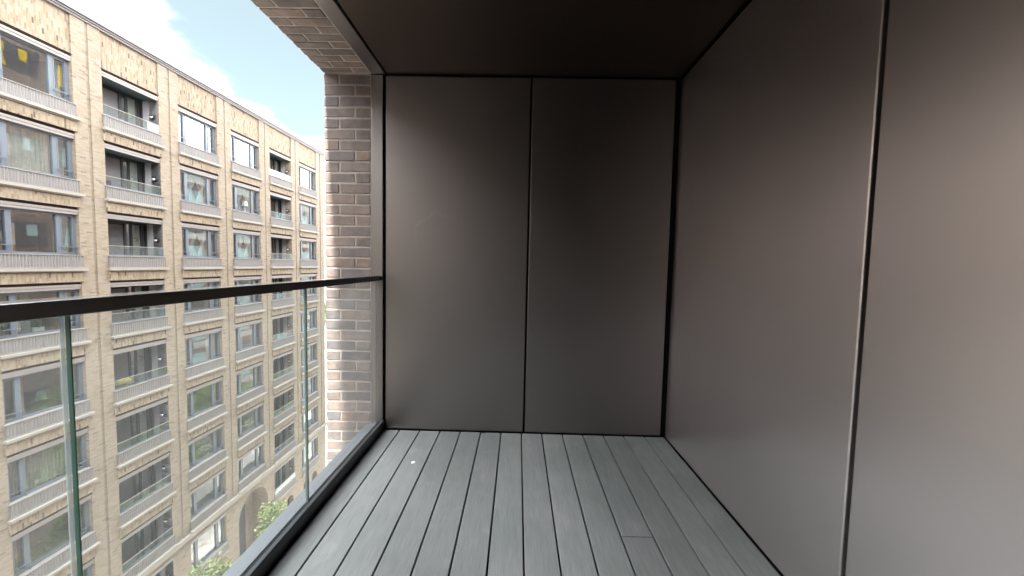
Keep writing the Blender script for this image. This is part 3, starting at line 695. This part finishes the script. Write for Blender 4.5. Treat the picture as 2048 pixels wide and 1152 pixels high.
# ------------------------------------------------------------------ trees
def leaf_mat(name, c0, c1):
    m, t, b = new_mat(name); L = t.links.new
    g = nd(t, 'ShaderNodeNewGeometry'); n = nd(t, 'ShaderNodeTexNoise'); n.inputs['Scale'].default_value = 1.3; n.inputs['Detail'].default_value = 4; L(g.outputs['Position'], n.inputs['Vector'])
    cr = nd(t, 'ShaderNodeValToRGB'); cr.color_ramp.elements[0].position = .3; cr.color_ramp.elements[0].color = (*c0, 1); cr.color_ramp.elements[1].position = .7; cr.color_ramp.elements[1].color = (*c1, 1)
    L(n.outputs['Fac'], cr.inputs[0]); L(cr.outputs[0], b.inputs['Base Color']); b.inputs['Roughness'].default_value = .5
    tl = nd(t, 'ShaderNodeBsdfTranslucent'); L(cr.outputs[0], tl.inputs[0]); ms = nd(t, 'ShaderNodeMixShader'); ms.inputs[0].default_value = .45
    L(b.outputs[0], ms.inputs[1]); L(tl.outputs[0], ms.inputs[2]); L(ms.outputs[0], t.nodes['Material Output'].inputs[0])
    return m
M_leaf = leaf_mat('leaf_light', (.075, .11, .035), (.16, .20, .075)); M_leaf2 = leaf_mat('leaf_deep', (.08, .13, .035), (.16, .22, .065))
M_bark = simple('bark', (.10, .08, .06), .9, 0, .2, 12, .8, 40)
def tube(g, p, q, r0, r1, n=7):
    d = (q - p).normalized(); s = d.orthogonal().normalized(); t_ = d.cross(s)
    for i in range(n):
        a, b_ = 2 * math.pi * i / n, 2 * math.pi * (i + 1) / n
        ca = s * math.cos(a) + t_ * math.sin(a); cb = s * math.cos(b_) + t_ * math.sin(b_)
        g.poly([p + ca * r0, p + cb * r0, q + cb * r1, q + ca * r1])
def tree(name, label, x, y, top, rad, mat, group=None, nl=5200, ls=.11, base=GZ):
    t = empty(name, (x, y, base)); tag(t, label, 'tree', group)
    H = top - base; g = MB(); tr = MB()
    fork = H * .42
    tube(tr, Vector((0, 0, 0)), Vector((.1, .05, fork)), .17, .12, 9)
    cl_ = []
    for i in range(15):
        a = i * 2.4 + R.uniform(-.3, .3); e = R.uniform(.0, 1.0)
        hz = fork + (H - fork) * (.15 + .8 * e) ; rr = rad * (1 - .75 * abs(e - .35)) * R.uniform(.55, 1)
        c = Vector((math.cos(a) * rr, math.sin(a) * rr, hz))
        mid = Vector((c.x * .35, c.y * .35, fork + (hz - fork) * .45))
        tube(tr, Vector((.1, .05, fork * R.uniform(.85, 1))), mid, .08, .05); tube(tr, mid, c, .05, .015)
        cl_.append((c, rad * R.uniform(.28, .5)))
    cl_.append((Vector((0, 0, H - rad * .35)), rad * .35))
    for i in range(nl):
        c, r = R.choice(cl_)
        d = Vector((R.gauss(0, 1), R.gauss(0, 1), R.gauss(0, .75))); d = d.normalized() * r * (R.random() ** .45)
        p = c + d; nrm = (Vector((R.gauss(0, 1), R.gauss(0, 1), R.gauss(.8, .8)))).normalized(); s = nrm.orthogonal().normalized(); s.rotate(Matrix.Rotation(R.uniform(0, 6.28), 3, nrm)); u = nrm.cross(s)
        k_ = ls * R.uniform(.7, 1.3)
        g.poly([p - s * k_ * .9, p - u * k_ * .38 , p + s * k_ * .9, p + u * k_ * .38])
    tr.build('trunk', M_bark, t)
    cr = g.build('crown', mat, t); cr['kind'] = 'stuff'
    return t
tree('street_tree', 'light green street tree in front of the big brick arch', -12.9, 20.0, -11.9, 1.75, M_leaf)
tree('street_tree', 'light green street tree lower left of the arch, mostly below the balcony edge', -13.4, 16.6, -12.9, 1.9, M_leaf)
for i, (x, y, tp, rd) in enumerate([(-9.5, 24, -9.3, 3.0), (-9, 29, -9.6, 3.0), (-9.5, 34, -9.8, 3.0), (-10, 39.5, -10.2, 3.0), (-5, 27, -8.0, 2.8), (-5.5, 33.5, -7.6, 2.8)]):
    tree('street_tree', 'leafy green street tree mirrored in the lower windows of the buff block', x, y, tp, rd, M_leaf2, 'street trees mirrored in the windows', 3600, .15)
tree('street_tree', 'distant deep green tree in the gap past the end of the buff block', -51.0, 98, GZ + 11.5, 5.2, M_leaf2, None, 6000, .3)

nb = empty('neighbouring_block'); tag(nb, 'buff brick block next along the street on this side, mirrored in the windows', 'building')
box_obj('wall', (-1.0, 16, 36.02, 84, GZ, 12), M_home, nb)
for i in range(13):
    for j in range(11):
        box_obj('window', (-1.05, -1.001, 37 + i * 3.6, 39.2 + i * 3.6, -20 + j * 3.0, -18.4 + j * 3.0), M_teal if (i + j) % 3 else M_dk, nb)
        box_obj('balcony_front', (-1.5, -1.052, 37 + i * 3.6, 39.3 + i * 3.6, -20.7 + j * 3.0, -20.05 + j * 3.0), M_span, nb)
cb = empty('sky_blocker'); tag(cb, 'added unseen block behind the viewer, keeping bright sky out of the panel reflections', 'building')  # added unseen mass, hides bright sky from the end wall's reflections
box_obj('wall', (-34, 14, -70, -58, GZ, 34), M_fb, cb)
for i in range(12):
    for j in range(16): box_obj('window', (-32.5 + i * 3.7, -30 + i * 3.7, -57.999, -57.95, -18 + j * 3.05, -16.3 + j * 3.05), M_dk, cb)
# ------------------------------------------------------------------ distant building in the gap
db = empty('distant_building'); tag(db, 'tall distant building with a terracotta roof edge past the buff block', 'building')
box_obj('wall', (-75, -38, 108, 120, GZ, 33.2), simple('pale_render', (.62, .60, .57), .8), db)
M_terr = simple('terracotta_roof', (.45, .20, .13), .7)
box_obj('roof', (-76, -37, 106.5, 121, 33.205, 35.2), M_terr, db); 
for i in range(17):
    zz = GZ + 3 + i * 3.05
    box_obj('balcony_slab', (-74, -39, 106.9, 107.999, zz, zz + .35), M_terr if i in (8, 11) else M_white, db)
    for j in range(9):
        box_obj('window', (-73.5 + j * 3.9, -71.2 + j * 3.9, 107.9, 107.995, zz + .9, zz + 2.6), M_teal, db)
